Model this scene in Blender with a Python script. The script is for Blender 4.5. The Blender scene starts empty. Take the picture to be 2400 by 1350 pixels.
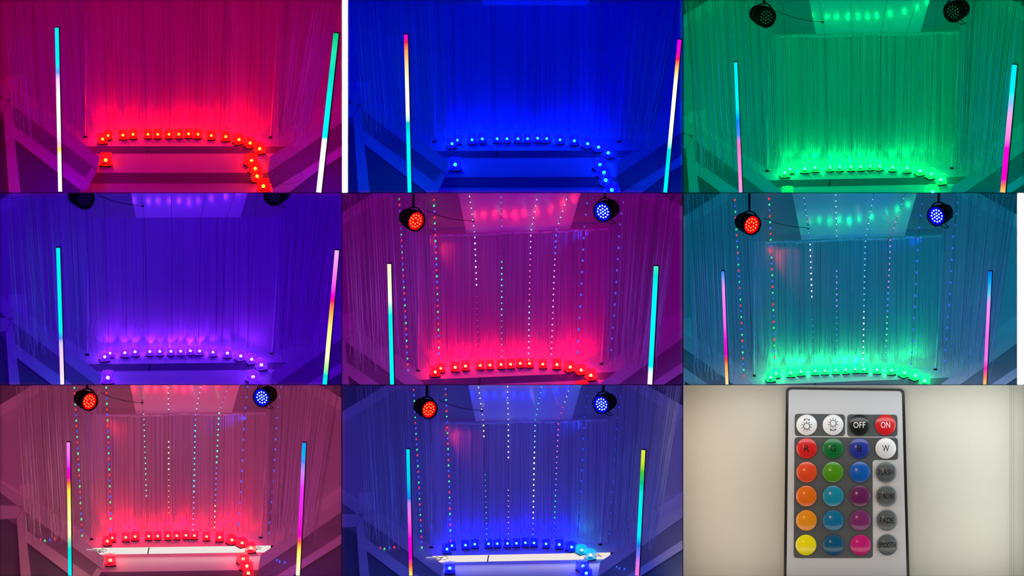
import bpy, bmesh, math, random
from mathutils import Vector, Matrix
random.seed(11)
PI = math.pi
S = 0.004                      # one photo pixel is 4 mm in the place
def W(px, py, d): return Vector(((px - 1200) * S, d * S, (1350 - py) * S))
def lin(c):
    return tuple((v / 255 / 12.92) if v / 255 <= .04045 else ((v / 255 + .055) / 1.055) ** 2.4 for v in c)

# ------------------------------------------------------------------ camera, world, exposure
sc = bpy.context.scene
C = bpy.context.collection
cd = bpy.data.cameras.new('camera'); cam = bpy.data.objects.new('camera', cd); C.objects.link(cam)
cd.type = 'ORTHO'; cd.ortho_scale = 2400 * S; cd.clip_end = 50
cam.location = (0, -3.0, 675 * S); cam.rotation_euler = (PI / 2, 0, 0)
sc.camera = cam
sc.view_settings.view_transform = 'Standard'; sc.view_settings.look = 'None'
sc.view_settings.exposure = 0; sc.view_settings.gamma = 1
sc.cycles.use_denoising = True
sc.cycles.max_bounces = 5; sc.cycles.diffuse_bounces = 2; sc.cycles.glossy_bounces = 3
sc.cycles.transparent_max_bounces = 12; sc.cycles.sample_clamp_indirect = 4
sc.cycles.caustics_reflective = False; sc.cycles.caustics_refractive = False
wd_ = bpy.data.worlds.new('world'); sc.world = wd_; wd_.use_nodes = True
wd_.node_tree.nodes['Background'].inputs[0].default_value = (0, 0, 0, 1)

def area(name, loc, target, sx, sy, col, watts, spread=180):
    l = bpy.data.lights.new(name, 'AREA'); l.shape = 'RECTANGLE'; l.size = sx; l.size_y = sy
    l.color = col; l.energy = watts; l.spread = math.radians(spread)
    o = bpy.data.objects.new(name, l); C.objects.link(o); o.location = loc
    z = -(Vector(target) - Vector(loc)).normalized(); x = Vector((0, 1, 0)) if abs(z.x) > .8 else Vector((1, 0, 0))
    y = z.cross(x).normalized(); x = y.cross(z).normalized()
    o.rotation_euler = Matrix((x, y, z)).transposed().to_euler()
    return o
def point(name, loc, col, watts, r=.008):
    l = bpy.data.lights.new(name, 'POINT'); l.color = col; l.energy = watts; l.shadow_soft_size = r
    o = bpy.data.objects.new(name, l); C.objects.link(o); o.location = loc
    return o
def spot(name, loc, target, col, watts, ang, r=.02):
    l = bpy.data.lights.new(name, 'SPOT'); l.color = col; l.energy = watts; l.spot_size = math.radians(ang)
    l.spot_blend = .6; l.shadow_soft_size = r
    o = bpy.data.objects.new(name, l); C.objects.link(o); o.location = loc
    o.rotation_euler = (Vector(target) - Vector(loc)).to_track_quat('-Z', 'Y').to_euler()
    return o

# ------------------------------------------------------------------ the nine bays
# rect x0,y0,x1,y1; map s,ax,ay,k ; amb: wash colour on a white wall (sRGB) ; cube colour ; par state
BAYS = [
 dict(n='crimson', where='top left bay', r=(0,0,801.3,451.3), m=(1,0,0,0), amb=(142,0,66), cube=(1,.0,.0), core=(1,.28,.03), glow=1.0, par=None,
      tl=((133,62),(141,449)), tr=((788,75),(747,451)), tw=(9,12)),
 dict(n='blue', where='top middle bay', r=(815.7,0,1600,451.3), m=(.9946,820,12,-.003), amb=(0,0,182), cube=(.0,.0,1), core=(.02,.5,1), glow=.8, par=None,
      tl=((951,78),(960,451)), tr=((1593,90),(1559,451)), tw=(9,9)),
 dict(n='green', where='top right bay', r=(1601.5,0,2400,451.3), m=(.9946,1600,77.5,-.019), amb=(0,141,84), cube=(0,1,.2), core=(.05,1,.75), glow=.42, par='off',
      tl=((1724,143),(1736,451)), tr=((2378,149),(2350,451)), tw=(8,12)),
 dict(n='violet', where='middle left bay', r=(0,452.7,800.3,901.3), m=(.997,5.5,509.5,-.01), amb=(52,0,172), cube=(.22,.01,1), core=(1,.3,1), glow=.55, par='off',
      tl=((136,578),(146,901)), tr=((790,584),(761,901)), tw=(9,10)),
 dict(n='magenta', where='centre bay', r=(801.7,452.7,1600,901.3), m=(.99,782,542,-.04), amb=(104,0,112), cube=(1,0,.02), core=(1,.4,.15), glow=.95, par='on',
      tl=((912,616),(919,901)), tr=((1538,621),(1523,901)), tw=(9,11)),
 dict(n='teal', where='middle right bay', r=(1601.5,452.7,2383.3,901.3), m=(.98,1571,558,-.038), amb=(0,94,122), cube=(0,1,.26), core=(.1,1,.7), glow=.42, par='on',
      tl=((1694,633),(1704,901)), tr=((2321,633),(2308,901)), tw=(7,8)),
 dict(n='rose', where='bottom left bay', r=(0,902.7,800.3,1350), m=(.913,32,968.5,-.0125), amb=(138,50,90), cube=(1,0,.04), core=(1,.4,.15), glow=.7, par='on',
      tl=((160,1034),(164,1349)), tr=((713,1035),(698,1349)), tw=(8,9)),
 dict(n='indigo', where='bottom middle bay', r=(801.7,902.7,1600,1350), m=(.913,828,986,-.018), amb=(48,36,138), cube=(0,.0,1), core=(.1,.5,1), glow=.75, par='on',
      tl=((956,1050),(963,1349)), tr=((1508,1052),(1493,1349)), tw=(8,9)),
]
WASH_W = 5.2        # wash watts for a unit colour, per bay aperture
for b in BAYS:      # one unseen narrow-beam wash per bay, added behind the viewer for even base colour
    x0, y0, x1, y1 = b['r']; cx, cy = (x0 + x1) / 2, (y0 + y1) / 2
    col = lin(b['amb']); m = max(col); a = (x1 - x0) * (y1 - y0) * S * S
    p = W(cx, cy, 0)
    area('added_wash', (p.x, -3.3, p.z), (p.x, 0, p.z), (x1 - x0 + 2) * S, (y1 - y0 + 2) * S, [c / m for c in col], m * a * WASH_W, 1.0)
# remote bay: cool daylight from the right and above, warm lamp low on the left, added fill from left and below
R9 = (1601.5, 902.7, 2400, 1350)
pc = W(2000, 1126, 0)
area('day_and_fill_panel', W(2394, 1126, 60), W(1700, 1126, 420), .6, 1.7, (.95, 1, .96), 17)
area('day_and_fill_panel', W(2060, 908, 90), W(2060, 1350, 330), 3.1, .4, (.97, 1, 1), 17)
area('day_and_fill_panel', W(1608, 1180, 60), W(2300, 1180, 420), .5, 1.7, (1, .86, .72), 13)  # unseen warm fill, added to even out the worktop
area('day_and_fill_panel', W(2060, 1346, 90), W(2060, 908, 330), 3.1, .4, (1, .9, .84), 8)  # unseen fill added from below for even light
point('warm_bulb', W(1612, 1010, 60), (1, .62, .35), 3, .035)
spot('warm_lamp', W(1620, 850, -840), W(1965, 1140, 200), (1, .62, .36), 120, 17, .3)
for (x, y0, y1, w) in ((808.5, 0, 452, 13), (2392, 452, 902, 15.5)):   # unseen lights added to make the edge boards read white
    p = W(x, (y0 + y1) / 2, 0)
    area('edge_board_fill', (p.x, -3.3, p.z), (p.x, 0, p.z), (w - 2) * S, (y1 - y0 - 1) * S, (1, 1, 1), (w * (y1 - y0) * S * S) * WASH_W * 2.4, .4)

# ------------------------------------------------------------------ materials
def mat(name, col, rough=.6, spec=.3, noise=None, metal=0, coat=0, bump=0):
    m = bpy.data.materials.new(name); m.use_nodes = True; nt = m.node_tree; b = nt.nodes['Principled BSDF']
    b.inputs['Base Color'].default_value = (*col, 1); b.inputs['Roughness'].default_value = rough
    b.inputs['Specular IOR Level'].default_value = spec; b.inputs['Metallic'].default_value = metal
    b.inputs['Coat Weight'].default_value = coat; b.inputs['Coat Roughness'].default_value = .12
    if noise:
        sc_, amt = noise
        t = nt.nodes.new('ShaderNodeTexNoise'); t.inputs['Scale'].default_value = sc_; t.inputs['Detail'].default_value = 4
        g = nt.nodes.new('ShaderNodeNewGeometry'); nt.links.new(g.outputs['Position'], t.inputs['Vector'])
        r = nt.nodes.new('ShaderNodeMapRange'); r.inputs[1].default_value = .3; r.inputs[2].default_value = .7
        r.inputs[3].default_value = 1 - amt; r.inputs[4].default_value = 1 + amt
        nt.links.new(t.outputs[0], r.inputs[0])
        mx = nt.nodes.new('ShaderNodeVectorMath'); mx.operation = 'SCALE'; mx.inputs[0].default_value = col
        nt.links.new(r.outputs[0], mx.inputs['Scale']); nt.links.new(mx.outputs[0], b.inputs['Base Color'])
        if bump:
            bp = nt.nodes.new('ShaderNodeBump'); bp.inputs['Strength'].default_value = bump; bp.inputs['Distance'].default_value = .004
            nt.links.new(t.outputs[0], bp.inputs['Height']); nt.links.new(bp.outputs[0], b.inputs['Normal'])
    return m
def emit(name, col, strength=1.0, sample=False):
    m = bpy.data.materials.new(name); m.use_nodes = True; nt = m.node_tree; nt.nodes.clear()
    e = nt.nodes.new('ShaderNodeEmission'); o = nt.nodes.new('ShaderNodeOutputMaterial')
    e.inputs[0].default_value = (*col, 1); e.inputs[1].default_value = strength; nt.links.new(e.outputs[0], o.inputs[0])
    m.cycles.emission_sampling = 'AUTO' if sample else 'NONE'
    return m
M = dict(
    wall=mat('wall_paint', (.5, .5, .5), .7, .1, (1.6, .05)),
    side=mat('side_wall_paint', (.58, .58, .59), .7, .1, (1.2, .06)),
    tread=mat('tread_vinyl', (.86, .86, .86), .42, .4, (3, .05)),
    riser=mat('riser_vinyl', (.26, .26, .28), .5, .3, (4, .06)),
    plank=mat('bench_plank', (.78, .78, .78), .5, .3, (2.5, .04)),
    tray=mat('bench_tray', (.36, .36, .38), .55, .3, (3, .1)),
    cabinet=mat('cabinet_front', (.19, .23, .25), .35, .5, (1.5, .08)),
    soffit=mat('soffit_paint', (.42, .42, .44), .6, .2, (2, .05)),
    glosspanel=mat('gloss_ceiling_panel', (.93, .93, .93), .1, 1.0, coat=.6),
    dark_corner=mat('dark_corner_tone', (.26, .26, .28), .6, .2, (3, .1)),
    black=mat('black_plastic', (.01, .01, .011), .5, .15),
    wire=mat('dark_wire', (.10, .10, .12), .5, .3),
    pole=mat('pole_metal', (.9, .9, .9), .35, .6),
    white=mat('white_board', (.9, .9, .9), .7, .1),
    edge=mat('divider_board', (.02, .02, .03), .8, .1),
    lens_off=mat('unlit_lens', (.35, .38, .38), .15, .8),
    vinyl=mat('clear_vinyl', (.8, .85, .9), .2, .8),
    strip_on=emit('lit_step_diffuser', lin((250, 238, 232)), .92),
    seam=mat('seam_mark', (.05, .05, .06), .6, .2),
)
def strand_mat():
    m = bpy.data.materials.new('fibre_strand'); m.use_nodes = True; nt = m.node_tree; b = nt.nodes['Principled BSDF']
    g = nt.nodes.new('ShaderNodeNewGeometry'); r = nt.nodes.new('ShaderNodeValToRGB'); r.color_ramp.interpolation = 'LINEAR'
    e = r.color_ramp.elements; e[0].position = 0; e[0].color = (.26, .26, .28, 1); e[1].position = 1; e[1].color = (1, 1, 1, 1)
    k = e.new(.35); k.color = (.6, .6, .6, 1); k = e.new(.65); k.color = (1, 1, 1, 1)
    nt.links.new(g.outputs['Random Per Island'], r.inputs[0]); nt.links.new(r.outputs[0], b.inputs['Base Color'])
    b.inputs['Roughness'].default_value = .35; b.inputs['Specular IOR Level'].default_value = .7
    tr = nt.nodes.new('ShaderNodeBsdfTransparent'); mx = nt.nodes.new('ShaderNodeMixShader'); mx.inputs[0].default_value = .55
    o = nt.nodes['Material Output']
    nt.links.new(tr.outputs[0], mx.inputs[1]); nt.links.new(b.outputs[0], mx.inputs[2]); nt.links.new(mx.outputs[0], o.inputs[0])
    return m
M['strand'] = strand_mat()
def ice_mat(name, col, core):
    m = bpy.data.materials.new(name); m.use_nodes = True; nt = m.node_tree; b = nt.nodes['Principled BSDF']
    b.inputs['Base Color'].default_value = (*[c * .6 + .02 for c in col], 1); b.inputs['Roughness'].default_value = .12
    v = nt.nodes.new('ShaderNodeTexVoronoi'); v.inputs['Scale'].default_value = 7.5
    tc = nt.nodes.new('ShaderNodeTexCoord'); nt.links.new(tc.outputs['Object'], v.inputs['Vector'])
    r = nt.nodes.new('ShaderNodeValToRGB'); e = r.color_ramp.elements
    e[0].position = 0; e[0].color = (*[min(2, c * 1.5 + .45 * k_) for c, k_ in zip(col, core)], 1)  # sparkle inside the body is painted as bright cells in its emission
    e[1].position = .8; e[1].color = (*[c * .38 for c in col], 1)
    k = e.new(.17); k.color = (*[c * 1.1 + .03 for c in col], 1); k = e.new(.36); k.color = (*[c * .6 for c in col], 1)
    nt.links.new(v.outputs['Distance'], r.inputs[0]); nt.links.new(r.outputs[0], b.inputs['Emission Color'])
    b.inputs['Emission Strength'].default_value = 1.25
    bp = nt.nodes.new('ShaderNodeBump'); bp.inputs['Strength'].default_value = .6; bp.inputs['Distance'].default_value = .01
    nt.links.new(v.outputs['Distance'], bp.inputs['Height']); nt.links.new(bp.outputs[0], b.inputs['Normal'])
    tr = nt.nodes.new('ShaderNodeBsdfTransparent'); mx = nt.nodes.new('ShaderNodeMixShader'); mx.inputs[0].default_value = .6
    o = nt.nodes['Material Output']
    nt.links.new(tr.outputs[0], mx.inputs[1]); nt.links.new(b.outputs[0], mx.inputs[2]); nt.links.new(mx.outputs[0], o.inputs[0])
    m.cycles.emission_sampling = 'NONE'
    return m

# ------------------------------------------------------------------ helpers
def link(name, bm, m, parent=None, smooth=False):
    me = bpy.data.meshes.new(name); bm.normal_update(); bm.to_mesh(me); bm.free(); me.materials.append(m)
    if smooth:
        for p in me.polygons: p.use_smooth = True
    o = bpy.data.objects.new(name, me); C.objects.link(o)
    if parent: o.parent = parent
    return o
def thing(name, label, cat, group=None, loc=(0, 0, 0)):
    o = bpy.data.objects.new(name, None); C.objects.link(o); o.location = loc; o.empty_display_size = .02
    return tag(o, label, cat, group)
def tag(o, label, cat, group=None, kind=None):
    o['label'] = label; o['category'] = cat
    if group: o['group'] = group
    if kind: o['kind'] = kind
    return o
def struct(o): o['kind'] = 'structure'; return o
def clip(bm, r, pad=0):
    x0, y0, x1, y1 = r
    for co, no in ((W(x0 + pad, 0, 0), (-1, 0, 0)), (W(x1 - pad, 0, 0), (1, 0, 0)), (W(0, y0 + pad, 0), (0, 0, 1)), (W(0, y1 - pad, 0), (0, 0, -1))):
        g = bm.verts[:] + bm.edges[:] + bm.faces[:]
        if not g: return
        res = bmesh.ops.bisect_plane(bm, geom=g, dist=1e-6, plane_co=co, plane_no=no, clear_outer=True)
        ed = [e for e in res['geom_cut'] if isinstance(e, bmesh.types.BMEdge)]
        if ed:
            try: bmesh.ops.holes_fill(bm, edges=ed)
            except Exception: pass
def slab(poly, dfn, th, mp, rect, splits=(), off=0):
    """solid plate whose outline POLY is given in room units; dfn(x,y) is its front depth, TH its thickness going back"""
    bm = bmesh.new()
    vs = [bm.verts.new((x, -y, 0)) for x, y in poly]
    bm.faces.new(vs)
    for sy in splits:
        bmesh.ops.bisect_plane(bm, geom=bm.verts[:] + bm.edges[:] + bm.faces[:], plane_co=(0, -sy, 0), plane_no=(0, 1, 0), dist=1e-5)
    ext = bmesh.ops.extrude_face_region(bm, geom=bm.faces[:])
    back = {v for v in ext['geom'] if isinstance(v, bmesh.types.BMVert)}
    for v in bm.verts:
        x, y = v.co.x, -v.co.y
        X, Y = mp(x, y)
        v.co = W(X, Y, dfn(x, y) + (th if v in back else 0))
    bmesh.ops.recalc_face_normals(bm, faces=bm.faces[:])
    clip(bm, rect)
    return bm
def tube(bm, pts, r, n=6, cap=True):
    rings = []
    for i, p in enumerate(pts):
        a = pts[max(0, i - 1)]; b = pts[min(len(pts) - 1, i + 1)]
        d = (b - a).normalized(); u = d.orthogonal() if abs(d.y) > .99 else d.cross(Vector((0, 1, 0))).normalized(); v = d.cross(u).normalized()
        rr = r[i] if isinstance(r, (list, tuple)) else r
        rings.append([bm.verts.new(p + (u * math.cos(2 * PI * k / n) + v * math.sin(2 * PI * k / n)) * rr) for k in range(n)])
    for a, b in zip(rings, rings[1:]):
        for k in range(n): bm.faces.new((a[k], a[(k + 1) % n], b[(k + 1) % n], b[k]))
    if cap: bm.faces.new(rings[0][::-1]); bm.faces.new(rings[-1])
def box(bm, c, s, rot=None):
    g = bmesh.ops.create_cube(bm, size=1)['verts']
    for v in g:
        v.co = Vector((v.co.x * s[0], v.co.y * s[1], v.co.z * s[2]))
        if rot: v.co = rot @ v.co
        v.co += Vector(c)
    return g
def lathe(bm, prof, n=24, mtx=None):
    """profile of (radius, height) turned about Z"""
    rings = []
    for r, h in prof:
        ring = [bm.verts.new((r * math.cos(2 * PI * k / n), r * math.sin(2 * PI * k / n), h)) for k in range(n)] if r > 1e-7 else [bm.verts.new((0, 0, h))]
        if mtx:
            for v in ring: v.co = mtx @ v.co
        rings.append(ring)
    for a, b in zip(rings, rings[1:]):
        if len(a) == 1 and len(b) == 1: continue
        for k in range(n):
            if len(a) == 1: bm.faces.new((a[0], b[k], b[(k + 1) % n]))
            elif len(b) == 1: bm.faces.new((a[k], a[(k + 1) % n], b[0]))
            else: bm.faces.new((a[k], a[(k + 1) % n], b[(k + 1) % n], b[k]))
    if len(rings[0]) > 1: bm.faces.new(rings[0][::-1])
    if len(rings[-1]) > 1: bm.faces.new(rings[-1])

# ------------------------------------------------------------------ room shape (room units = photo pixels of the first bay)
D = 330
WDTH = .78
def wall_d(x): return D + max(0, 200 - x) * WDTH + max(0, x - 652) * WDTH
def fd(y): return D + (316 - y) * 1.2 if y <= 316 else D - (y - 316) * 1.25
PROF = [(316, 330), (343, 296), (360, 288), (405, 232), (430, 222), (455, 190), (490, 145)]
def fprof(y):
    if y <= 316: return fd(y)
    for (a, da), (b_, db) in zip(PROF, PROF[1:]):
        if y <= b_: return da + (db - da) * (y - a) / (b_ - a)
    return 20
def sd(y): return D + y * 1.12

ARC = [(240,322,22),(253,314,20),(288,313,21),(312,311,21),(347,311,20),(370,311,20),(396,311,20),(419,311,20),(442,310,20),(464,311,20),(495,314,20),(529,316,22),(559,323,23),(585,331,23),(608,344,25)]
FRONT = [(248,370,28),(588,372,27),(597,390,27),(602,408,27),(617,431,29)]
ARC_POS = ['far left end of the arc', 'second from left end of the arc', 'third from left end of the arc', 'fourth from left end of the arc',
           'leftmost of the six in the middle row', 'second of the six in the middle row', 'third of the six in the middle row',
           'fourth of the six in the middle row', 'fifth of the six in the middle row', 'rightmost of the six in the middle row',
           'just right of the middle six', 'fourth from right end of the arc', 'third from right end of the arc',
           'second from right end of the arc', 'right end of the arc']
FRONT_POS = ['alone on lower step at left', 'topmost of the right column', 'second down the right column', 'third down the right column', 'lowest of the right column']

STR = [  # LED strings: path x,y in room units
    [(155,-84),(163,60),(170,190),(176,319)], [(237,-84),(243,60),(247,190),(250,306)],
    [(322,-84),(334,3),(338,122),(343,304)], [(396,-84),(398,3),(398,150),(398,304)],
    [(483,-84),(467,3),(464,120),(461,304)], [(556,-84),(527,3),(521,130),(515,306)],
    [(603,-84),(593,3),(586,150),(576,306)], [(689,-84),(677,3),(668,150),(655,312)]]
R_, G_, B_ = (255,50,60), (60,225,140), (60,90,255)
BL = (55, 85, 255)
LED = {
 'magenta': [[(-120,330,[G_,R_,B_],2.7)],[(-120,330,[R_,G_,B_],2.7)],
   [(-120,125,[(225,205,255)],2.2),(150,310,[(190,60,150)],1.1)],
   [(-120,0,[(150,160,235)],1.6),(0,60,[(110,50,170)],.9),(60,205,[(70,225,205)],2.0),(205,300,[(70,190,170)],1.4)],
   [(-120,5,[(205,235,250)],2.2),(5,60,[(225,160,230)],2),(60,172,[(245,90,170)],2),(172,320,[(165,190,255)],2.1)],
   [(-120,0,[(150,205,255)],2.2),(0,60,[(70,100,255)],2.6),(60,320,[(215,150,255)],2.1)],
   [(-120,320,[BL],2.9)],[(-120,320,[BL],2.9)]],
 'teal': [[(-120,330,[R_,B_,G_],2.7)],[(-120,330,[R_,G_,B_],2.7)],
   [(-120,0,[(90,220,255)],1.8),(0,150,[(245,240,235)],2.1),(190,300,[(50,180,190)],1)],
   [(-120,0,[(190,250,255)],2),(75,175,[(150,120,255)],2),(175,275,[(70,140,255)],1.4)],
   [(-120,0,[(150,235,250)],2),(0,175,[(90,175,255)],2.1),(175,320,[(215,250,250)],2.2)],
   [(-120,-55,[(120,210,255)],1.7),(-55,15,[(250,110,140)],2),(15,130,[(195,115,240)],2),(130,180,[(70,120,255)],2.3),(180,250,[(60,235,150)],2.3),(250,320,[(60,190,220)],1.6)],
   [(-120,320,[BL],2.9)],[(-120,320,[BL],2.9)]],
 'rose': [[(-120,330,[G_,R_,BL],2.8)],[(-120,330,[G_,R_,BL],2.8)],
   [(-120,0,[(200,130,150)],1),(0,215,[(110,205,165)],2)],
   [(-120,0,[(255,225,215)],2),(65,150,[(255,235,180)],2.1),(150,260,[(225,190,130)],1.5)],
   [(-120,0,[(255,215,225)],2),(0,30,[(120,120,235)],2),(30,210,[(80,200,225)],2.4),(210,320,[(185,150,250)],2)],
   [(-120,0,[(150,140,245)],1.8),(0,130,[(100,215,185)],2.5),(130,230,[(110,120,245)],2.1),(230,320,[(255,215,150)],2)],
   [(-120,320,[(75,85,245)],2.7)],[(-120,320,[(75,85,245)],2.8)]],
 'indigo': [[(-120,330,[R_,BL,G_],2.6)],[(-120,330,[BL,R_,G_],2.6)],
   [(-120,-5,[(235,240,245)],2),(-5,45,[(250,235,170)],2),(130,310,[(60,165,205)],1.6)],
   [(-120,100,[(235,245,255)],2),(165,310,[(205,135,220)],1.6)],
   [(-120,10,[(70,220,225)],2),(10,80,[(130,195,240)],2),(80,255,[(255,252,225)],2.2),(255,320,[(90,120,255)],2)],
   [(-120,-45,[(190,225,255)],1.8),(-45,30,[(255,75,120)],2),(30,130,[(205,110,230)],2),(130,190,[(150,140,240)],1.7),(190,260,[(40,205,180)],2),(260,320,[(60,90,240)],1.7)],
   [(-120,320,[(30,60,235)],2.4)],[(-120,320,[(30,60,235)],2.4)]],
}
K = (0,230,235); WH = (255,255,255)
TUBES = {
 'crimson': ([(0,K),(.22,(0,235,235)),(.27,(90,150,255)),(.31,(235,190,255)),(.45,WH),(.62,WH),(.71,(255,190,225)),(.745,(250,215,60)),(.78,WH),(1,WH)],
             [(0,(0,190,120)),(.12,(30,225,170)),(.25,(0,215,190)),(.4,(0,235,225)),(.655,(0,235,235)),(.675,WH),(1,WH)]),
 'blue': ([(0,(225,0,215)),(.05,(235,30,80)),(.1,(255,150,80)),(.2,(255,215,150)),(.32,(255,250,220)),(.48,WH),(.53,(200,255,240)),(.56,(0,190,200)),(.66,(0,240,250)),(1,(0,240,250))],
          [(0,(235,0,225)),(.08,(235,0,200)),(.13,(245,30,70)),(.2,(255,200,120)),(.28,(255,255,225)),(.6,WH),(.67,(200,255,240)),(.72,(0,220,210)),(1,(0,240,250))]),
 'green': ([(0,(0,225,240)),(.35,(0,235,235)),(.45,(0,130,250)),(.56,(60,140,250)),(.62,(245,110,200)),(.8,(245,130,210)),(1,(240,150,215))],
           [(0,(0,225,240)),(.22,(0,235,235)),(.3,(130,190,250)),(.42,(245,160,220)),(.58,(245,120,215)),(.65,(240,0,210)),(.9,(235,0,190)),(.94,(240,110,80)),(1,(250,200,110))]),
 'violet': ([(0,K),(.6,(0,235,240)),(.66,(60,130,255)),(.7,(215,190,250)),(.85,(240,200,235)),(1,(250,225,240))],
            [(0,(245,170,230)),(.2,(240,110,225)),(.33,(235,0,220)),(.38,(240,20,110)),(.45,(245,150,70)),(.6,(250,235,140)),(.78,(250,255,200)),(.88,(160,240,140)),(.93,(0,220,190)),(1,(0,230,240))]),
 'magenta': ([(0,(250,235,190)),(.15,(252,238,210)),(.3,(250,255,235)),(.36,(130,240,220)),(.42,(0,232,225)),(1,(0,240,245))],
             [(0,(60,225,180)),(.08,(0,225,205)),(.2,(0,238,235)),(.85,(0,238,240)),(.9,(225,235,245)),(1,(245,225,240))]),
 'teal': ([(0,(30,120,255)),(.06,(120,150,250)),(.15,(235,140,235)),(.45,(240,100,225)),(.6,(230,20,215)),(.73,(235,0,200)),(.78,(240,60,60)),(.86,(250,170,90)),(1,(250,225,150))],
          [(0,(0,110,235)),(.1,(0,160,240)),(.2,(90,190,250)),(.3,(225,140,240)),(.6,(245,100,225)),(.78,(240,110,225)),(.86,(235,20,170)),(.93,(245,120,90)),(1,(250,190,110))]),
 'rose': ([(0,(240,130,235)),(.12,(240,90,235)),(.2,(230,0,220)),(.27,(235,10,160)),(.3,(240,90,50)),(.36,(250,220,60)),(.5,(252,245,130)),(.68,(250,250,190)),(.75,(120,220,180)),(.8,(0,215,205)),(1,(0,232,240))],
          [(0,(20,150,235)),(.08,(0,170,230)),(.14,(60,140,240)),(.22,(200,130,240)),(.34,(225,50,235)),(.55,(235,30,225)),(.7,(230,0,190)),(.745,(240,80,60)),(.82,(250,235,90)),(1,(252,252,215))]),
 'indigo': ([(0,(0,215,235)),(.25,(0,200,230)),(.39,(20,120,230)),(.43,(190,130,240)),(.55,(240,100,215)),(.7,(230,0,210)),(.87,(225,0,180)),(.92,(240,90,60)),(1,(252,225,90))],
            [(0,(215,225,70)),(.1,(190,220,40)),(.18,(60,190,50)),(.26,(0,190,120)),(.35,(0,225,225)),(.68,(0,230,240)),(.76,(20,110,225)),(.84,(120,110,230)),(.9,(210,110,230)),(1,(245,110,210))]),
}
def tube_mat(stops):
    m = bpy.data.materials.new('tube_diffuser'); m.use_nodes = True; nt = m.node_tree; nt.nodes.clear()
    tc = nt.nodes.new('ShaderNodeTexCoord'); sp = nt.nodes.new('ShaderNodeSeparateXYZ'); nt.links.new(tc.outputs['Generated'], sp.inputs[0])
    r = nt.nodes.new('ShaderNodeValToRGB'); e = r.color_ramp.elements
    pts = sorted((1 - t, lin(c)) for t, c in stops)
    e[0].position = pts[0][0]; e[0].color = (*pts[0][1], 1); e[1].position = pts[-1][0]; e[1].color = (*pts[-1][1], 1)
    for t, c in pts[1:-1]: k = e.new(t); k.color = (*c, 1)
    em = nt.nodes.new('ShaderNodeEmission'); em.inputs[1].default_value = 1.15; o = nt.nodes.new('ShaderNodeOutputMaterial')
    nt.links.new(sp.outputs[2], r.inputs[0]); nt.links.new(r.outputs[0], em.inputs[0]); nt.links.new(em.outputs[0], o.inputs[0])
    return m
def ramp_at(stops, t):
    for (a, ca), (b, cb) in zip(stops, stops[1:]):
        if t <= b:
            f = (t - a) / max(1e-6, b - a); la, lb = lin(ca), lin(cb)
            return [u + (v - u) * f for u, v in zip(la, lb)]
    return lin(stops[-1][1])

TLC = dict(crimson=((.12, .0, 1.6), (.12, .0, 1.2)), blue=((.0, .1, 1), (.0, .08, 1)), green=((0, .15, 1), (0, .05, 1)), violet=((.0, .2, 1), (.2, .0, .8)),
  magenta=((.5, .12, 1), (.1, .1, 1)), teal=((.12, .06, .9), (.12, .03, .9)), rose=((.8, .35, .25), (.5, .05, .6)), indigo=((.03, .15, 1), (.03, .2, 1)))
# shared cube meshes --------------------------------------------------------
def ice_body_mesh():
    bm = bmesh.new(); bmesh.ops.create_cube(bm, size=1)
    bmesh.ops.subdivide_edges(bm, edges=bm.edges[:], cuts=3, use_grid_fill=True)
    rnd = random.Random(3)
    for v in bm.verts:
        c = v.co; n = c.normalized()
        k = max(abs(c.x), abs(c.y), abs(c.z))
        r = c.copy(); s = n * .62
        r = r.lerp(s, .22 if (abs(abs(c.x) - .5) < .01) + (abs(abs(c.y) - .5) < .01) + (abs(abs(c.z) - .5) < .01) > 1 else .05)
        r.x *= 1 - .08 * (c.z + .5); r.y *= 1 - .08 * (c.z + .5)
        v.co = r + Vector([rnd.uniform(-.03, .03) for _ in range(3)])
    zmin = min(v.co.z for v in bm.verts); zmax = max(v.co.z for v in bm.verts)
    for v in bm.verts: v.co.z = (v.co.z - zmin) / (zmax - zmin) * .92 + .1
    me = bpy.data.meshes.new('ice_body'); bm.to_mesh(me); bm.free(); return me
def ice_base_mesh():
    bm = bmesh.new(); box(bm, (0, 0, .05), (.96, .96, .1)); box(bm, (0, 0, .14), (.5, .5, .08)); box(bm, (0, 0, .2), (.24, .24, .14))
    me = bpy.data.meshes.new('ice_base'); bm.to_mesh(me); bm.free(); me.materials.append(M['black']); return me
def bulb_mesh():
    bm = bmesh.new(); bmesh.ops.create_icosphere(bm, subdivisions=1, radius=1)
    for v in bm.verts: v.co.z *= 1.25
    me = bpy.data.meshes.new('bulb'); bm.to_mesh(me); bm.free()
    return me
ICE, ICEB, BULB = ice_body_mesh(), ice_base_mesh(), bulb_mesh()
BULBS = {}
def bulb_of(col, dim=1.0):
    key = (col, dim)
    if key not in BULBS:
        me = BULB.copy(); me.materials.append(emit('led_' + '_'.join(map(str, col)), lin(col), 1.5 * dim)); BULBS[key] = me
    return BULBS[key]
def child_copy(me, name, parent, loc, scale, rot=None):
    o = bpy.data.objects.new(name, me); C.objects.link(o); o.parent = parent; o.location = loc; o.scale = scale
    if rot: o.rotation_euler = rot
    return o
def clipped(me, M4, inv, rect):
    """copy of a mesh cut off at the bay's edge boards"""
    bm = bmesh.new(); bm.from_mesh(me); bm.transform(M4); clip(bm, rect, .5)
    if not bm.faces: bm.free(); return None
    bm.transform(inv); n = bpy.data.meshes.new(me.name); bm.to_mesh(n); bm.free()
    for m in me.materials: n.materials.append(m)
    return n

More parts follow.
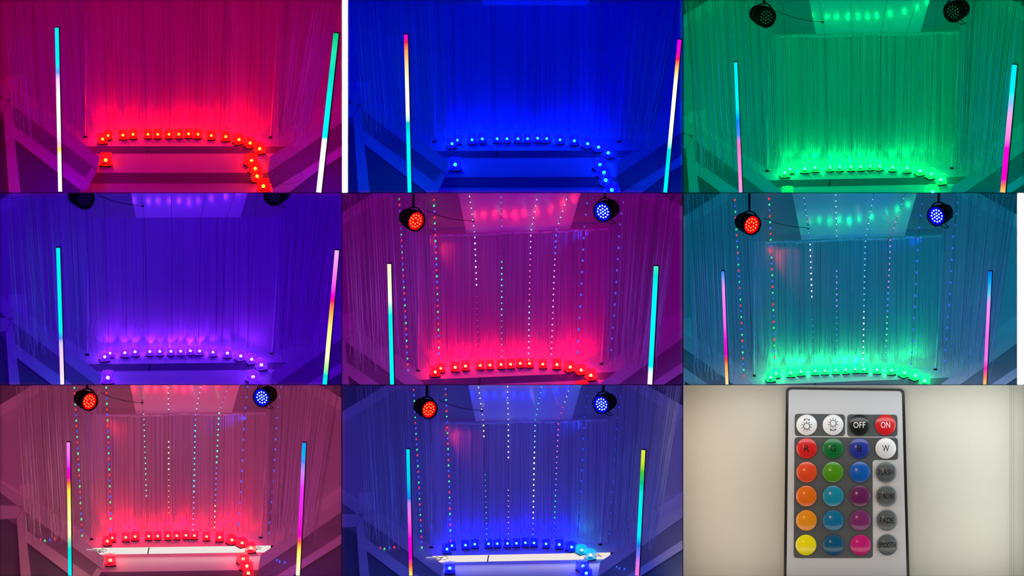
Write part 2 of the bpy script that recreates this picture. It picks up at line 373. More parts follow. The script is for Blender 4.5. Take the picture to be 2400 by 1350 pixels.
# ------------------------------------------------------------------ one bay
def build_bay(b, bi):
    s, ax, ay, k = b['m']; rect = b['r']; x0, y0, x1, y1 = rect; nm, wh = b['n'], b['where']
    rnd = random.Random(100 + bi)
    mp = lambda x, y: (ax + s * x, ay + s * y + k * (x - 420))
    def P(x, y, d): X, Y = mp(x, y); return W(X, Y, d)
    lx0, lx1 = (x0 - ax) / s - 3, (x1 - ax) / s + 3
    ly0, ly1 = (y0 - ay) / s - 20, (y1 - ay) / s + 20
    big = ly0 - 40
    # --- shell
    bx0, bx1 = lx0 - 5, lx1 + 5
    struct(link('wall_back', slab([(200, big), (652, big), (652, 322), (200, 322)], lambda x, y: D, 8, mp, rect), M['wall']))
    struct(link('wall_left', slab([(bx0, big), (200, big), (200, 316), (bx0, 316 - (200 - bx0) * .65)], lambda x, y: wall_d(x), 8, mp, rect), M['side']))
    struct(link('wall_right', slab([(652, big), (bx1, big), (bx1, 316 - (bx1 - 652) * .65), (652, 316)], lambda x, y: wall_d(x), 8, mp, rect), M['side']))
    bm = slab([(bx0, 316 - (200 - bx0) * .65), (200, 316), (652, 316), (bx1, 316 - (bx1 - 652) * .65), (bx1, 343), (bx0, 343)], lambda x, y: fprof(y), 8, mp, rect, splits=(316,))
    fl = struct(link('floor', bm, M['tread']))
    for (a, da), (c, dc) in zip(PROF[1:], PROF[2:]):
        if mp(420, a)[1] > y1: break
        dark = (a, c) in ((343, 360), (405, 430))
        bm = slab([(150, a), (700, a), (700, c), (150, c)], lambda x, y: da + (dc - da) * (y - a) / (c - a), 10, mp, rect)
        if (a, c) == (343, 360) and nm in ('rose', 'indigo'):
            bm.free(); bm = slab([(195, a), (660, a), (660, c), (195, c)], lambda x, y: da + (dc - da) * (y - a) / (c - a), 10, mp, rect)
            o = link('step_light', bm, M['strip_on'])
            tag(o, f'long glowing white step light across the {nm} room, {wh}', 'step light')
            area('step_lamp', P(420, 352, 270), P(420, 420, 170), 1.7, .05, (1, .93, .9), .5)
        else:
            struct(link('floor_riser' if dark else 'floor_tread', bm, M['riser'] if dark else M['tread']))
    bm = slab([(346, 344), (349, 344), (346, 360), (343, 360)], lambda x, y: fprof(y) - 1.5, 1.2, mp, rect)
    tag(link('riser_seam', bm, M['seam']), f'short dark upright joint mark in the step riser of the {nm} room', 'joint')
    # --- ceiling soffit, gloss panel, corner beams
    if ay > y0 + 3:
        bm = slab([(190, -130), (690, -130), (652, 0), (212, 0)], lambda x, y: sd(y) - 4, 14, mp, rect)
        struct(link('ceiling', bm, M['soffit']))
        bm = slab([(288, -130), (598, -130), (560, 1), (314, 0)], lambda x, y: sd(y) - 12, 7, mp, rect)
        tag(link('ceiling_panel', bm, M['glosspanel']), f'glossy white ceiling panel lit {nm}, in the {wh}', 'ceiling panel')
        cc = lin(b['amb']); mx_ = max(cc)
        spot('panel_fill_spot', P(437, 443 if mp(437, 443)[1] < y1 - 3 else (y1 - 4 - ay) / s, 60), P(437, -45, 262), [v / mx_ for v in cc], PANEL_W * mx_ * b.get('pw', .7 if nm == 'green' else 1), 36, .05)  # unseen spot added low in front to brighten the ceiling panel
        if ay > y0 + 60 or nm in ('violet', 'rose', 'indigo'):
            for sgn in (-1, 1):
                X = (lambda v: v) if sgn < 0 else (lambda v: 815 - (v - 30) if False else v)
                if sgn < 0:
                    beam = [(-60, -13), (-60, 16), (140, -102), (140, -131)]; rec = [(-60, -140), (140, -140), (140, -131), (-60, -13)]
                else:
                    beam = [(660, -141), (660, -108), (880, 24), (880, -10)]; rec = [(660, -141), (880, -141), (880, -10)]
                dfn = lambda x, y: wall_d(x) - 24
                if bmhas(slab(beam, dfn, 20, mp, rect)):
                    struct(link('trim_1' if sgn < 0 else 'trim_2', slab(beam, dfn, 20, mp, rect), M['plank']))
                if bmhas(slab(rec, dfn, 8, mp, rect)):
                    struct(link('trim_3' if sgn < 0 else 'trim_4', slab(rec, lambda x, y: wall_d(x) - 8, 5, mp, rect), M['dark_corner']))  # flat plate above the beam; the hollow's darkness is in its colour
    # --- benches
    SP = (316,)
    bd = lambda x, y: fd(y) - 25
    def bench(side):
        t = None
        parts = [('inner_rail', A, bd, 20, 'plank'), ('tray', T, lambda x, y: fd(y) - 14, 10, 'tray'), ('outer_rail', Bp, bd, 20, 'plank'), ('front_panel', F, lambda x, y: fd(y) - 12, 8, 'cabinet')]
        if side == 'left': parts += [('post', PO, lambda x, y: fd(y) - 31, 26, 'plank'), ('cross_rail', CR, bd, 22, 'plank'), ('cabinet_panel', CP, lambda x, y: fd(y) - 12, 8, 'cabinet')]
        for (n, poly, d, th, m) in parts:
            bm = slab(poly, d, th, mp, rect, SP)
            if not bm.faces: bm.free(); continue
            if t is None: t = thing('corner_bench', f'pale railed corner bench on the {side} side of the {nm} room, {wh}', 'bench')
            link(n, bm, M[m], t)
        return t
    A = [(-60, 155), (57, 229), (150, 298), (234, 370), (227, 397), (37, 252), (-60, 178)]
    T = [(-60, 178), (37, 252), (227, 397), (207, 432), (20, 290), (-60, 236)]
    Bp = [(20, 289), (160, 392), (213, 398), (226, 399), (206, 440), (200, 470), (170, 440), (22, 322)]
    Bp = [(20, 286), (200, 416), (216, 392), (227, 400), (204, 446), (190, 447), (22, 317)]
    F = [(22, 316), (190, 446), (192, 500), (36, 500)]
    PO = [(8, 264), (26, 235), (33, 315), (54, 500), (24, 500)]
    CR = [(-60, 230), (26, 232), (7, 264), (-60, 267)]
    CP = [(-60, 266), (8, 264), (24, 500), (-60, 500)]
    bench('left')
    A = [(634, 366), (706, 319), (880, 200), (880, 232), (702, 355), (628, 404)]
    T = [(628, 404), (702, 355), (880, 232), (880, 293), (678, 419), (640, 445)]
    Bp = [(640, 443), (678, 419), (746, 377), (880, 293), (880, 317), (739, 404), (680, 449), (640, 478)]
    F = [(640, 476), (680, 448), (739, 403), (880, 316), (880, 500), (640, 500)]
    bench('right')
    if nm in ('crimson', 'violet'):
        point('side_fill', P(-2, 300, 40), (.75, .0, 1) if nm == 'crimson' else (.2, .0, 1), 1.1, .01)  # unseen light added to lift the post at the left edge
    # --- small wall board
    bm = slab([(14, 178), (50, 176), (54, 220), (17, 214)], lambda x, y: wall_d(x) - 12, 10, mp, rect)
    if bm.faces: tag(link('wall_board', bm, M['plank']), f'small pale square board on the left wall of the {nm} room', 'board')
    # --- poles
    for side, a, c in (('left', (202, 0), (200, 320)), ('right', (654, 0), (634, 322))):
        t = thing('curtain_pole', f'thin upright pole at the {side} end of the {nm} curtain, {wh}', 'pole')
        bm = bmesh.new(); ty = max(a[1], (y0 - ay) / s + 2)
        tx = a[0] + (c[0] - a[0]) * (ty - a[1]) / (c[1] - a[1])
        tube(bm, [P(tx, ty, D - 3), P(*c, D - 3)], 1.5 * S, 8); clip(bm, rect, .5); link('shaft', bm, M['pole'], t, True)
        bm = bmesh.new(); lathe(bm, [(5 * S, 0), (5 * S, 3 * S), (2.5 * S, 5 * S)], 14, Matrix.Translation(P(c[0], c[1] + 3, D - 7))); clip(bm, rect, .5)
        if bm.faces: link('foot', bm, M['black'], t)
        else: bm.free()
    # --- fibre curtains: uncountable fine strands, one object per curtain
    ty = max(2, (y0 - ay) / s + 1)
    def strands(n, xa, xb, top, bot, depth, lean, wig, rw):
        bm = bmesh.new()
        for i in range(n):
            x = rnd.uniform(xa, xb); f = (x - xa) / (xb - xa); bt = rnd.uniform(*bot); tp = max((y0 - ay - k * (x - 420)) / s + 1.5, 2 if top == ty else -999) + rnd.uniform(0, 1.5)
            d0 = depth(x) + rnd.uniform(-8, 4); le = lean(x) + rnd.gauss(0, 2.5); ph = rnd.uniform(0, 6); am = rnd.uniform(.2, 1) * wig
            N = 12; pts = []
            for j in range(N + 1):
                t = j / N; y = tp + (bt - tp) * t
                dx = le * t + am * math.sin(ph + 9 * t) * t * t + (rnd.gauss(0, 1.6 * wig) if t > .85 else 0)
                pts.append(P(x + dx, y, d0 + 4 * math.sin(ph * 2 + 6 * t) * t))
            tube(bm, pts, rnd.uniform(*rw) * S, 3, False)
        clip_fast(bm, rect)
        return bm
    heavy = nm in ('green', 'magenta', 'teal', 'rose', 'indigo')
    nb = {'green': 330, 'teal': 330, 'rose': 280, 'indigo': 280, 'magenta': 240}.get(nm, 120)
    o = link('fibre_curtain', strands(nb, 228, 650, ty, (270, 310), lambda x: D - 12, lambda x: (420 - x) * .02, 1.2, (.28, .6)), M['strand'])
    tag(o, f'fine fibre strand curtain on the back wall of the {nm} room, {wh}', 'curtain', kind='stuff'); back_curtain = o
    top = (y0 - ay) / s + 6
    nl = 130 if heavy else 85
    o = link('fibre_curtain', strands(nl, max(lx0 + 6, 6), 222, top, (268, 330), lambda x: D - 80 - (226 - x) * .3, lambda x: 14 + (226 - x) * .05, 1.8, (.3, .65)), M['strand'])
    tag(o, f'fibre strand curtain by the left light tube in the {nm} room, {wh}', 'curtain', kind='stuff')
    o = link('fibre_curtain', strands(nl, 652, min(lx1 - 4, 845), top, (285, 345), lambda x: D - 80 - (x - 652) * .3, lambda x: -8 - (x - 652) * (.5 if nm in ('crimson', 'blue') else .3), 1.8, (.3, .65)), M['strand'])
    tag(o, f'fibre strand curtain by the right light tube in the {nm} room, {wh}', 'curtain', kind='stuff')
    if heavy:   # crumpled clear vinyl band the back strands are cut from
        bm = bmesh.new(); rows = []
        for i in range(90):
            x = 226 + (648 - 226) * i / 89; sag = 5 * abs(math.sin((x - 430) / 68)) if 300 < x < 560 else 1
            rows.append([bm.verts.new(P(x, 1 + sag * .5 + rnd.uniform(-.6, .6) + yy, D - 18 + 3 * math.sin(i * .9 + yy) + rnd.uniform(-2, 2))) for yy in (0, 2.2, 4.5)])
        for a, c in zip(rows, rows[1:]):
            for j in range(2): bm.faces.new((a[j], c[j], c[j + 1], a[j + 1]))
        o = link('header_band', bm, M['vinyl'], back_curtain); so = o.modifiers.new('s', 'SOLIDIFY'); so.thickness = .003
    # --- LED strings
    lit = nm in LED
    ORD = ['leftmost', 'second', 'third', 'fourth', 'fifth', 'sixth', 'seventh', 'rightmost']
    for si, path in enumerate(STR):
        def dep(x, y): return (sd(y) - 22 if 200 < x < 652 and y < 0 else min(D, wall_d(x)) - 46)  # above the ceiling edge, the mirrored strings are built as real ones
        def at(y):
            for (xa, ya), (xb, yb) in zip(path, path[1:]):
                if y <= yb: return xa + (xb - xa) * (y - ya) / (yb - ya)
            return path[-1][0]
        ystart = max(-112, top - 4); yend = path[-1][1]
        pts = []; y = ystart
        while y < yend: pts.append(P(at(y), y, dep(at(y), y))); y += 12 if y < 0 else 25
        pts.append(P(at(yend), yend, dep(at(yend), yend)))
        bm = bmesh.new(); tube(bm, pts, (.42 if not lit else .4) * S, 5); clip(bm, rect, .5)
        lab = f'{ORD[si]} LED string in the {nm} room, {wh}' + ('' if lit else ', unlit')
        if lab and si not in (0, 7): lab = lab.replace(ORD[si], ORD[si] + ' from left')
        if not lit:
            tag(link('light_string', bm, M['wire']), lab, 'light string', f'LED strings hanging in the {nm} room')
            continue
        t = thing('light_string', lab, 'light string', f'LED strings hanging in the {nm} room')
        link('wire', bm, M['wire'], t)
        pitch = 27 if si > 5 else 14
        y = ystart + rnd.uniform(1, 7); q = 0
        while y < yend + 2:
            for (a, c, cols, r) in LED[nm][si]:
                if a <= y < c:
                    rr = .9 * r * rnd.uniform(.85, 1.1) * (.8 if y < 0 and si > 1 else 1); x = at(y); p = P(x, y, dep(x, y) - 1)
                    if y0 + 3 < mp(x, y)[1] < y1 - 3: child_copy(bulb_of(cols[q % len(cols)]), 'bulb', t, p, (rr * S,) * 3)
            q += 1; y += pitch * rnd.uniform(.97, 1.03)
    if nm in ('rose', 'indigo'):
        for side, seq in (('left', [(69, 320, R_), (80, 322, G_), (93, 320, BL), (105, 318, R_)]), ('right', [(668, 375, BL), (676, 380, BL), (683, 384, BL), (696, 386, BL)])):  # LED reflections on the benches, built as added bulbs and wire
            t = thing('light_string', f'added LED bulbs standing for reflections on the {side} bench of the {nm} room', 'light string')
            bm = bmesh.new(); tube(bm, [P(x, y, fd(y) - 17.5) for x, y, c in seq], .4 * S, 5); link('wire', bm, M['wire'], t)
            for x, y, c in seq: child_copy(bulb_of(c), 'bulb', t, P(x, y, fd(y) - 18.5), (2.2 * S,) * 3)
    # --- cube lamps
    col = b['cube']; ice = ice_mat('ice_' + nm, col, b['core']); ice2 = ice_mat('ice_teal', (.0, .45, .6), (.2, 1, 1)) if nm == 'indigo' else None
    vis = []
    for i, (x, y, w) in enumerate(ARC + FRONT):
        pos = (ARC_POS + FRONT_POS)[i]
        by = y + w * .62                       # where its base meets the tread
        Y = mp(x, by)[1]
        if mp(x, y - w * .4)[1] > y1 - 3: continue
        d = fprof(by)
        tilt = Matrix.Rotation(math.radians(20), 4, 'X')
        rz = rnd.uniform(-.12, .12) + (.5 if i in (12, 13, 16, 17) else .25 if i in (0, 14, 18) else 0)
        loc = P(x, by, d - 2.5)
        size = w * s * S * 1.02
        m4 = Matrix.Translation(loc) @ tilt @ Matrix.Rotation(rz, 4, 'Z') @ Matrix.Scale(size, 4)
        cname = {'crimson': 'red', 'blue': 'blue', 'green': 'green', 'violet': 'violet', 'magenta': 'red', 'teal': 'green', 'rose': 'red', 'indigo': 'blue'}[nm]
        mi = ice; lc = col; core = b['core']
        if nm == 'indigo' and i in (13, 14): mi = ice2; lc = (0, .12, .3); core = (.3, .9, 1); cname = 'teal'
        t = thing('cube_lamp', f'{cname} cube lamp, {pos}, {wh}', 'cube lamp', f'ice cube lamps in the {nm} room')
        t.matrix_world = m4
        inv = m4.inverted()
        cut = Y > y1 - 8
        me = ICE.copy() if not cut else clipped(ICE, m4, inv, rect)
        me.materials.clear(); me.materials.append(mi)
        o = bpy.data.objects.new('ice_body', me); C.objects.link(o); o.parent = t
        me = ICEB if not cut else clipped(ICEB, m4, inv, rect)
        if me: o = bpy.data.objects.new('base', me); C.objects.link(o); o.parent = t
        lp = m4 @ Vector((0, -.05, .52))
        if (1350 - lp.z / S) < y1 - 3:
            bm = bmesh.new(); bmesh.ops.create_icosphere(bm, subdivisions=2, radius=.15)
            o = link('glowing_core', bm, core_mat(nm + cname, core), t); o.location = (0, -.12, .5)
            L = point('cube_light', m4 @ Vector((0, .1, .78)), lc, CUBE_W * b['glow'] * (1.15 if i < 15 else .6), .006)
            if i < 15: spot('cube_beam', m4 @ Vector((0, .1, .8)), P(x + rnd.uniform(-9, 9), by - 120, d + 40), lc, CUBE_W * b['glow'] * rnd.uniform(5, 11), rnd.uniform(42, 70), .006)
    # --- cables by the cubes
    if nm in ('rose', 'indigo'):
        for side, (cx, cy, n, w) in (('left', (215, 352, 26, 24)), ('right', (632, 352, 12, 12))):
            bm = bmesh.new(); pts = [P(cx + w * math.sin(j * .5) * rnd.uniform(.3, 1) + j * .8 - 8, cy - 2 + 6 * math.cos(j * 1.3) * rnd.uniform(.4, 1), 280 - rnd.uniform(0, 6)) for j in range(n)]
            tube(bm, smooth_path(pts), .5 * S, 5); clip(bm, rect, .5)
            tag(link('cable', bm, M['black']), f'tangled thin dark wire at the {side} end of the step light, {nm} room', 'cable')
    if nm in ('crimson', 'blue', 'rose', 'indigo'):
        bm = bmesh.new(); pts = [P(625 + 22 * math.sin(j * .55) + j * 4.2, 425 + 14 * math.cos(j * .55) * (1 - j * .01) - j * .5, fd(425) - 34) for j in range(18)]
        tube(bm, smooth_path(pts), .35 * S, 5); clip(bm, rect, .5)
        if bm.faces: tag(link('cable', bm, M['wire']), f'thin looped wire over the right bench rail of the {nm} room', 'cable')
    # --- light tubes standing near the front
    for side, key, ti in (('left', 'tl', 0), ('right', 'tr', 1)):
        (ax_, ay_), (bx_, by_) = b[key]; w = b['tw'][ti]; stops = TUBES[nm][ti]
        a = W(ax_, ay_, 100); c = W(bx_, by_, 92); L = (a - c).length; dirv = (a - c).normalized()
        yv = dirv.cross(Vector((1, 0, 0))).normalized(); rot = Matrix((yv.cross(dirv), yv, dirv)).transposed().to_4x4()
        t = thing('light_tube', f'tall multicoloured light tube, {side} side of the {nm} room, {wh}', 'light tube')
        t.matrix_world = Matrix.Translation(c) @ rot
        r = w * S / 2
        bm = bmesh.new(); hp = [(r * math.cos(PI + PI * j / 12), r * .8 * math.sin(PI + PI * j / 12)) for j in range(13)]
        lo_ = [bm.verts.new((x, y, 0)) for x, y in hp]; hi_ = [bm.verts.new((x, y, L - 3 * S)) for x, y in hp]
        for j in range(12): bm.faces.new((lo_[j], lo_[j + 1], hi_[j + 1], hi_[j]))
        bm.faces.new(lo_); bm.faces.new(hi_[::-1]); bm.faces.new((lo_[0], hi_[0], hi_[-1], lo_[-1])); bmesh.ops.recalc_face_normals(bm, faces=bm.faces[:])
        o = link('diffuser', bm, tube_mat(stops), t, False)
        for p in o.data.polygons: p.use_smooth = abs(p.normal.z) < .5
        bm = bmesh.new(); box(bm, (r * .28, r * .72, (L) / 2 - S), (r * 2.56, r * 1.4, L - 2 * S)); bmesh.ops.bevel(bm, geom=bm.edges[:], offset=r * .2, segments=2, affect='EDGES'); link('channel', bm, M['black'], t)
        bm = bmesh.new(); box(bm, (r * .25, r * .3, L - 1.5 * S), (r * 2.5, r * 2.4, 3 * S)); bmesh.ops.bevel(bm, geom=bm.edges[:], offset=r * .15, segments=2, affect='EDGES'); link('end_cap', bm, M['black'], t)
        for f in (.12, .35, .6, .85):
            cc = TLC[nm][ti]; p = a.lerp(c, f); mx = max(cc)
            point('tube_light', p + Vector((0 if side == 'left' else 0, r * 2.8, 0)), [v / mx for v in cc], TUBE_W * mx, .006)
    # --- stage spotlights
    if b['par']:
        on = b['par'] == 'on'
        for side, (px, py), sg in (('left', (193 if not nm == 'green' else 196, -34), 1), ('right', (638, -38), -1)):
            py -= {'violet': 12, 'green': 8, 'teal': 7}.get(nm, 0)
            dd = 120
            lab = ('lit red' if side == 'left' else 'lit blue') if on else 'unlit'
            t = thing('stage_spotlight', f'round black {lab} stage spotlight, upper {side} of {nm} room, {wh}', 'stage light')
            m4 = Matrix.Translation(P(px, py, dd)) @ Matrix.Rotation(math.radians(32 * sg), 4, 'Z') @ Matrix.Rotation(math.radians(90 + 12), 4, 'X') @ Matrix.Scale(s, 4)
            u = S
            bm = bmesh.new(); lathe(bm, [(15*u, -46*u), (20*u, -42*u), (24*u, -20*u), (25*u, 0), (25*u, 6*u), (22*u, 6*u), (21.5*u, 0)], 32); bm.transform(m4); clip(bm, rect, .5); link('housing', bm, M['black'], t, False)
            bm = bmesh.new(); lathe(bm, [(21.5*u, 0), (21.5*u, 1.2*u)], 32); bm.transform(m4); clip(bm, rect, .5); link('lens_plate', bm, PLATE[side] if on else M['black'], t)
            bm = bmesh.new()
            arc = [Vector((28*u*math.cos(PI*j/10), 30*u*math.sin(PI*j/10)+0*u, -14*u)) for j in range(11)]
            tube(bm, [m4 @ p for p in arc], 1.8*u, 6); pt = m4 @ Vector((0, 30*u, -14*u))
            tube(bm, [pt, pt + Vector((0, 0, 60*u))], 3*u, 8); clip(bm, rect, .5)
            if bm.faces: link('yoke', bm, M['black'], t)
            hexp = [(0, 0)] + [(7.2*math.cos(PI/3*j+.5), 7.2*math.sin(PI/3*j+.5)) for j in range(6)] + [(14.4*math.cos(PI/6*j+.5), 14.4*math.sin(PI/6*j+.5)) for j in range(12)]
            if side == 'left' and on: hexp = hexp[1:]
            for (hx, hy) in hexp:
                bm = bmesh.new(); lathe(bm, [(2.1*u, 1.2*u), (1.9*u, 2.2*u), (1.0*u, 2.9*u), (0, 3.1*u)], 10, m4 @ Matrix.Translation((hx*u, hy*u, 0)))
                clip(bm, rect, .5)
                if bm.faces: link('lens', bm, LENS[side] if on else M['lens_off'], t, True)
                else: bm.free()
            bm = bmesh.new(); hx = 26 * (-sg) if side == 'left' else 30
            hx = 24 if side == 'right' else 20
            pts = [P(px + hx + 6 * math.sin(j * .9), py - 20 + 3.2 * j, dd + 40 - j) for j in range(16)] + [P(px + hx - 4 - j * 2.4, py + 30 - j * 1.2, dd + 20) for j in range(6)] + [P(px + hx - 12 + j * 2, py + 22 - j * 5, dd + 18) for j in range(8)]
            tube(bm, smooth_path(pts), .8 * u, 5); clip(bm, rect, .5)
            if bm.faces and side == 'right': link('power_cable', bm, M['black'], t)
            else: bm.free()
            if on:
                cc = (1, .02, .02) if side == 'left' else (.0, .03, 1)
                point('spotlight_glow', m4 @ Vector((0, 0, 14*u)), cc, PAR_W * (.4 if side == 'left' else 9), .01)
                if side == 'left':
                    spot('spotlight_beam', P(222, 9, D - 24), P(300, 62, D - 13), cc, PAR_W * 14, 62, .008)
                    spot('spotlight_beam', P(px - 2, py + 20, D - 50), P(px + 10, 200, D - 40), (.8, .02, .3), PAR_W * 2, 50, .01)
                else:
                    spot('spotlight_beam', P(624, 9, D - 26), P(330, 48, D - 14), cc, PAR_W * 26, 34, .008)
                    spot('spotlight_beam', P(px - 30, py + 10, D - 70), P(60, 110, D - 90), cc, PAR_W * 90, 28, .01)
        bm = bmesh.new(); pts = [P(222 + j * 12, -56 + 3.4 * j + 5 * math.sin(j * .4), sd(-56 + 3.4 * j) - 22) for j in range(10)]
        tube(bm, smooth_path(pts), .7 * S, 5); clip(bm, rect, .5)
        if bm.faces:
            t = thing('cable', f'thin dark cable with a small plug left of the ceiling panel, {nm} room', 'cable')
            link('cord', bm, M['black'], t); bm = bmesh.new(); box(bm, pts[-1], (5 * S, 4 * S, 5 * S)); clip(bm, rect, .5); link('plug', bm, M['black'], t)
def bmhas(bm):
    r = len(bm.faces) > 0; bm.free(); return r
def clip_fast(bm, r):
    x0, y0, x1, y1 = r
    a, c = W(x0 + .6, y1 - .6, 0), W(x1 - .6, y0 + .6, 0)
    bad = [f for f in bm.faces if any(v.co.x < a.x or v.co.x > c.x or v.co.z < a.z or v.co.z > c.z for v in f.verts)]
    bmesh.ops.delete(bm, geom=bad, context='FACES')
def smooth_path(pts, n=4):
    out = []
    for i in range(len(pts) - 1):
        p0, p1, p2, p3 = pts[max(0, i - 1)], pts[i], pts[i + 1], pts[min(len(pts) - 1, i + 2)]
        for j in range(n):
            t = j / n
            out.append(.5 * ((2 * p1) + (p2 - p0) * t + (2 * p0 - 5 * p1 + 4 * p2 - p3) * t * t + (3 * p1 - p0 - 3 * p2 + p3) * t ** 3))
    out.append(pts[-1]); return out
_cm = {}
def core_mat(key, col):
    if key not in _cm: _cm[key] = emit('core_' + key, col, 9.0)
    return _cm[key]
PANEL_W = 40
CUBE_W, TUBE_W, PAR_W = 1.5, .95, .35
PLATE = dict(left=emit('red_lit_plate', (1, 0, .01), .85), right=emit('blue_lit_plate', (0, 0, 1), .8))
LENS = dict(left=emit('red_lens', (1, .28, .04), 1.6), right=emit('blue_lens', (.45, .85, 1), 2.2))
for bi, b in enumerate(BAYS): build_bay(b, bi)

# ------------------------------------------------------------------ edge boards and dividers between the bays
def board(x0, y0, x1, y1, d0, d1, name, m):
    bm = bmesh.new(); a, c = W(x0, y1, d0), W(x1, y0, d1); box(bm, (a + c) / 2, (c.x - a.x, c.y - a.y, c.z - a.z)); return struct(link(name, bm, m))
DEP = 640
board(801.5, 0, 815.5, 451.4, 0, DEP, 'trim_5', M['white'])
board(2383.5, 452.6, 2400, 901.4, 0, DEP, 'trim_6', M['white'])
board(1600.1, 0, 1601.4, 1350, 0, DEP, 'wall_divider', M['edge'])
board(800.4, 452.6, 801.6, 1350, 0, DEP, 'wall_divider', M['edge'])
board(-4, 451.4, 2404, 452.6, 0, DEP, 'wall_divider', M['edge'])
board(-4, 901.4, 2404, 902.6, 0, DEP, 'wall_divider', M['edge'])
board(-12, -12, -4, 1362, 0, DEP, 'wall_outer', M['edge']); board(2404, -12, 2412, 1362, 0, DEP, 'wall_outer', M['edge'])
board(-4, -12, 2404, -4, 0, DEP, 'wall_outer', M['edge']); board(-4, 1354, 2404, 1362, 0, DEP, 'wall_outer', M['edge'])

# ------------------------------------------------------------------ the remote control bay
M9 = dict(
    desk=mat('painted_worktop', lin((214, 210, 198)), .75, .15, (260, .035), bump=.25),
    face=mat('remote_face', lin((202, 202, 205)), .35, .3),
    body=mat('remote_body', (.012, .014, .013), .35, .4),
    field=mat('button_field', lin((84, 88, 90)), .35, .3),
    ink=mat('black_ink', (.01, .01, .01), .5, .2), inkw=mat('white_ink', (.85, .85, .85), .5, .2),
    seam=mat('desk_seam', lin((178, 176, 164)), .7, .1),
)
BD = 215     # depth of the worktop face
bm = bmesh.new(); a, c = W(1601.5, 1350, BD), W(2400, 902.7, BD + 8); box(bm, (a + c) / 2, (c.x - a.x, c.y - a.y, c.z - a.z)); struct(link('wall_back', bm, M9['desk']))
for xs in (2367, 2371, 2376):
    bm = bmesh.new(); a, c = W(xs - .6, 1350, BD - .8), W(xs + .6, 902.7, BD); box(bm, (a + c) / 2, (c.x - a.x, c.y - a.y, c.z - a.z)); struct(link('trim_7', bm, M9['seam']))
rem = thing('remote_control', 'white LED remote control with a black rim and coloured round buttons, bottom right bay', 'remote control', None, W(1985, 1350, BD))
def rpt(x, y, h):
    h += .6   # point on the remote, relative to its root
    return W(x, y, BD - h) - rem.location
def rounded(corners, rad, seg=6):
    out = []; n = len(corners)
    for i in range(n):
        p = Vector(corners[i]); a = Vector(corners[i - 1]); c = Vector(corners[(i + 1) % n]); r = rad[i] if isinstance(rad, (list, tuple)) else rad
        if r <= 0: out.append(p); continue
        pa = p + (a - p).normalized() * r; pc = p + (c - p).normalized() * r
        for j in range(seg + 1):
            t = j / seg; out.append(pa * (1 - t) ** 2 + p * 2 * t * (1 - t) + pc * t * t)
    return out
def plate(name, pts, h0, h1, m, parent, bev=0):
    bm = bmesh.new(); f = bm.faces.new([bm.verts.new(rpt(p[0], p[1], h0)) for p in pts])
    e = bmesh.ops.extrude_face_region(bm, geom=[f]); top = [v for v in e['geom'] if isinstance(v, bmesh.types.BMVert)]
    for v in top: v.co.y -= (h1 - h0) * S
    bmesh.ops.recalc_face_normals(bm, faces=bm.faces[:])
    if bev:
        tv = set(top); ed = [x for x in bm.edges if x.verts[0] in tv and x.verts[1] in tv]
        bmesh.ops.bevel(bm, geom=ed, offset=bev * S, segments=3, affect='EDGES')
    return link(name, bm, m, parent)
body = rounded([(1842, 907.5), (2120, 911.5), (2131.5, 1350), (1837, 1350)], [12, 12, 0, 0])
plate('body', body, 0, 19, M9['body'], rem, 2.5)
facep = rounded([(1848.5, 913), (2113.5, 917), (2125, 1350), (1843.5, 1350)], [9, 9, 0, 0])
plate('face_plate', facep, 18.5, 20, M9['face'], rem)
plate('button_field', rounded([(1862.5, 969.5), (1980.5, 971), (1980.5, 1022.5), (1862.5, 1022)], 9), 19.9, 20.4, M9['field'], rem)
plate('button_field', rounded([(1985.5, 971), (2103.5, 972), (2103.5, 1023.5), (1985.5, 1023)], 9), 19.9, 20.4, M9['field'], rem)
plate('button_field', rounded([(1862, 1024.5), (2104.5, 1025.5), (2105, 1078), (2045, 1078), (2046, 1308), (1860, 1308)], [9, 9, 9, 8, 9, 9]), 19.9, 20.4, M9['field'], rem)
cols = [[891, 1074, 1257, 1438], [891, 1074, 1257, 1440], [891, 1074, 1260, 1442], [889, 1075, 1261, 1445], [889, 1076, 1263, 1448], [886, 1076, 1265, 1451]]
rows = [299, 462, 627, 793, 962, 1133]
bc = [[(235,235,238),(235,235,238),(28,30,28),(214,32,38)], [(216,34,38),(14,112,52),(38,54,150),(235,235,238)], [(228,76,34),(78,150,22),(14,92,186),(92,98,100)],
      [(232,112,20),(20,140,172),(106,34,92),(92,98,100)], [(236,148,24),(10,112,158),(122,44,108),(92,98,100)], [(246,232,10),(8,84,122),(200,26,118),(92,98,100)]]
cn = [['white brightness-up','white brightness-down','black OFF','red ON'], ['red R','green G','blue B','white W'], ['red-orange','light green','mid blue','grey FLASH'],
      ['orange','light teal','dark plum','grey STROBE'], ['amber','teal blue','plum','grey FADE'], ['yellow','dark teal','pink','grey SMOOTH']]
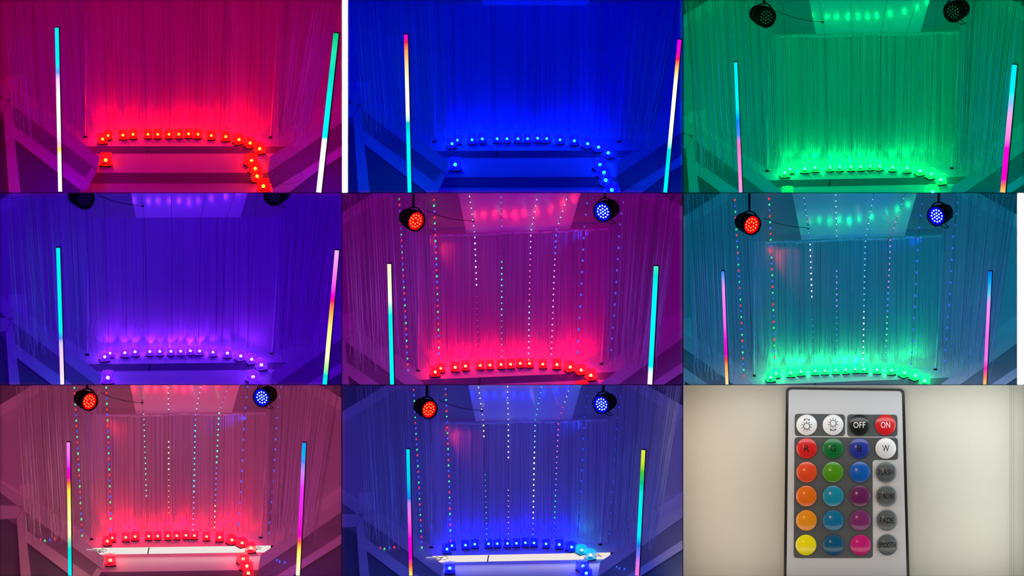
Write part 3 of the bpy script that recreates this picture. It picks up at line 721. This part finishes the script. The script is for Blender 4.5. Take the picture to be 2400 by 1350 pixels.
def put_text(txt, cx, cy, h, xs, m, parent, hz):
    cu = bpy.data.curves.new('t', 'FONT'); cu.body = txt; cu.size = 1; cu.align_x = 'CENTER'; cu.align_y = 'CENTER'; cu.extrude = .012; cu.resolution_u = 3
    to = bpy.data.objects.new('t', cu); C.objects.link(to); bpy.context.view_layer.update()
    me = bpy.data.meshes.new_from_object(to.evaluated_get(bpy.context.evaluated_depsgraph_get()))
    bpy.data.objects.remove(to)
    vx = [v.co.x for v in me.vertices]; vy = [v.co.y for v in me.vertices]
    mx, my = (min(vx) + max(vx)) / 2, (min(vy) + max(vy)) / 2; sx = xs / (max(vx) - min(vx)); sy = h / (max(vy) - min(vy))
    base = rpt(cx, cy, 0)
    R = 42.0
    for v in me.vertices:
        x = (v.co.x - mx) * sx; y = (v.co.y - my) * sy; dome = dome_h(math.hypot(x, y))
        v.co = Vector((base.x + x * S, base.y - (hz + dome + .35 + v.co.z * 20) * S, base.z + y * S))
    me.materials.clear(); me.materials.append(m); o = bpy.data.objects.new('lettering', me); C.objects.link(o); o.parent = parent
BR = 24.3; RH = 6.5
def dome_h(r):
    Rs = (BR * BR + RH * RH) / (2 * RH); return math.sqrt(max(0, Rs * Rs - r * r)) - (Rs - RH)
for ri in range(6):
    for ci in range(4):
        cx = 1590 + cols[ri][ci] / 2.963; cy = 895 + rows[ri] / 2.963
        c = bc[ri][ci]; m = mat('button_' + cn[ri][ci].split()[-1], lin(c), .32, .3, coat=.45 if c != (92, 98, 100) else .3)
        bm = bmesh.new(); prof = [(BR, 0), (BR, 3)] + [(BR * math.cos(t), 3 + dome_h(BR * math.cos(t))) for t in [PI / 2 * j / 12 for j in range(1, 12)]] + [(0, 3 + dome_h(0))]
        lathe(bm, prof, 40, Matrix.Translation(rpt(cx, cy, 20)) @ Matrix.Rotation(PI / 2, 4, 'X') @ Matrix.Scale(S, 4))
        o = link('button', bm, m, rem, True); o['label'] = cn[ri][ci] + ' button'
        tx = {(0, 2): 'OFF', (0, 3): 'ON', (1, 0): 'R', (1, 1): 'G', (1, 2): 'B', (1, 3): 'W', (2, 3): 'FLASH', (3, 3): 'STROBE', (4, 3): 'FADE', (5, 3): 'SMOOTH'}.get((ri, ci))
        if tx: put_text(tx, cx, cy, {1: 15}.get(ri, 14) if len(tx) < 4 else 13, {'OFF': 28, 'ON': 22, 'R': 12, 'G': 13, 'B': 11, 'W': 17, 'FLASH': 36, 'STROBE': 39, 'FADE': 33, 'SMOOTH': 41}[tx], M9['inkw'] if ri == 0 else M9['ink'], o, 23)
        if ri == 0 and ci < 2:
            up = ci == 0; sy_ = cy + (3 if up else -4); segs = []
            bm = bmesh.new(); h = 23 + RH
            def ribbon(pts, wd=.75):
                tube(bm, [rpt(cx + p[0], p[1], 23 + dome_h(math.hypot(p[0], p[1] - cy)) + .2) for p in pts], wd * S, 5)
            ribbon([(7 * math.cos(2 * PI * j / 24), sy_ + 7 * math.sin(2 * PI * j / 24)) for j in range(25)])
            for j in range(10): a = 2 * PI * j / 10 + PI / 2; ribbon([(8.5 * math.cos(a), sy_ + 8.5 * math.sin(a)), (12.5 * math.cos(a), sy_ + 12.5 * math.sin(a))], .65)
            e = -1 if up else 1; ey = sy_ + e * 15.5
            ribbon([(-6, ey - e * 1.5), (-3, ey + e * 1), (0, ey + e * 1.6), (3, ey + e * 1), (6, ey - e * 1.5)], .8)
            for q in (-1, 1): ribbon([(q * 6.5, ey - e * 1.8), (q * 6, ey + e * 1.5)], .7); ribbon([(q * 6.5, ey - e * 1.8), (q * 3.4, ey - e * 1.2)], .7)
            link('brightness_symbol', bm, M9['ink'], o)
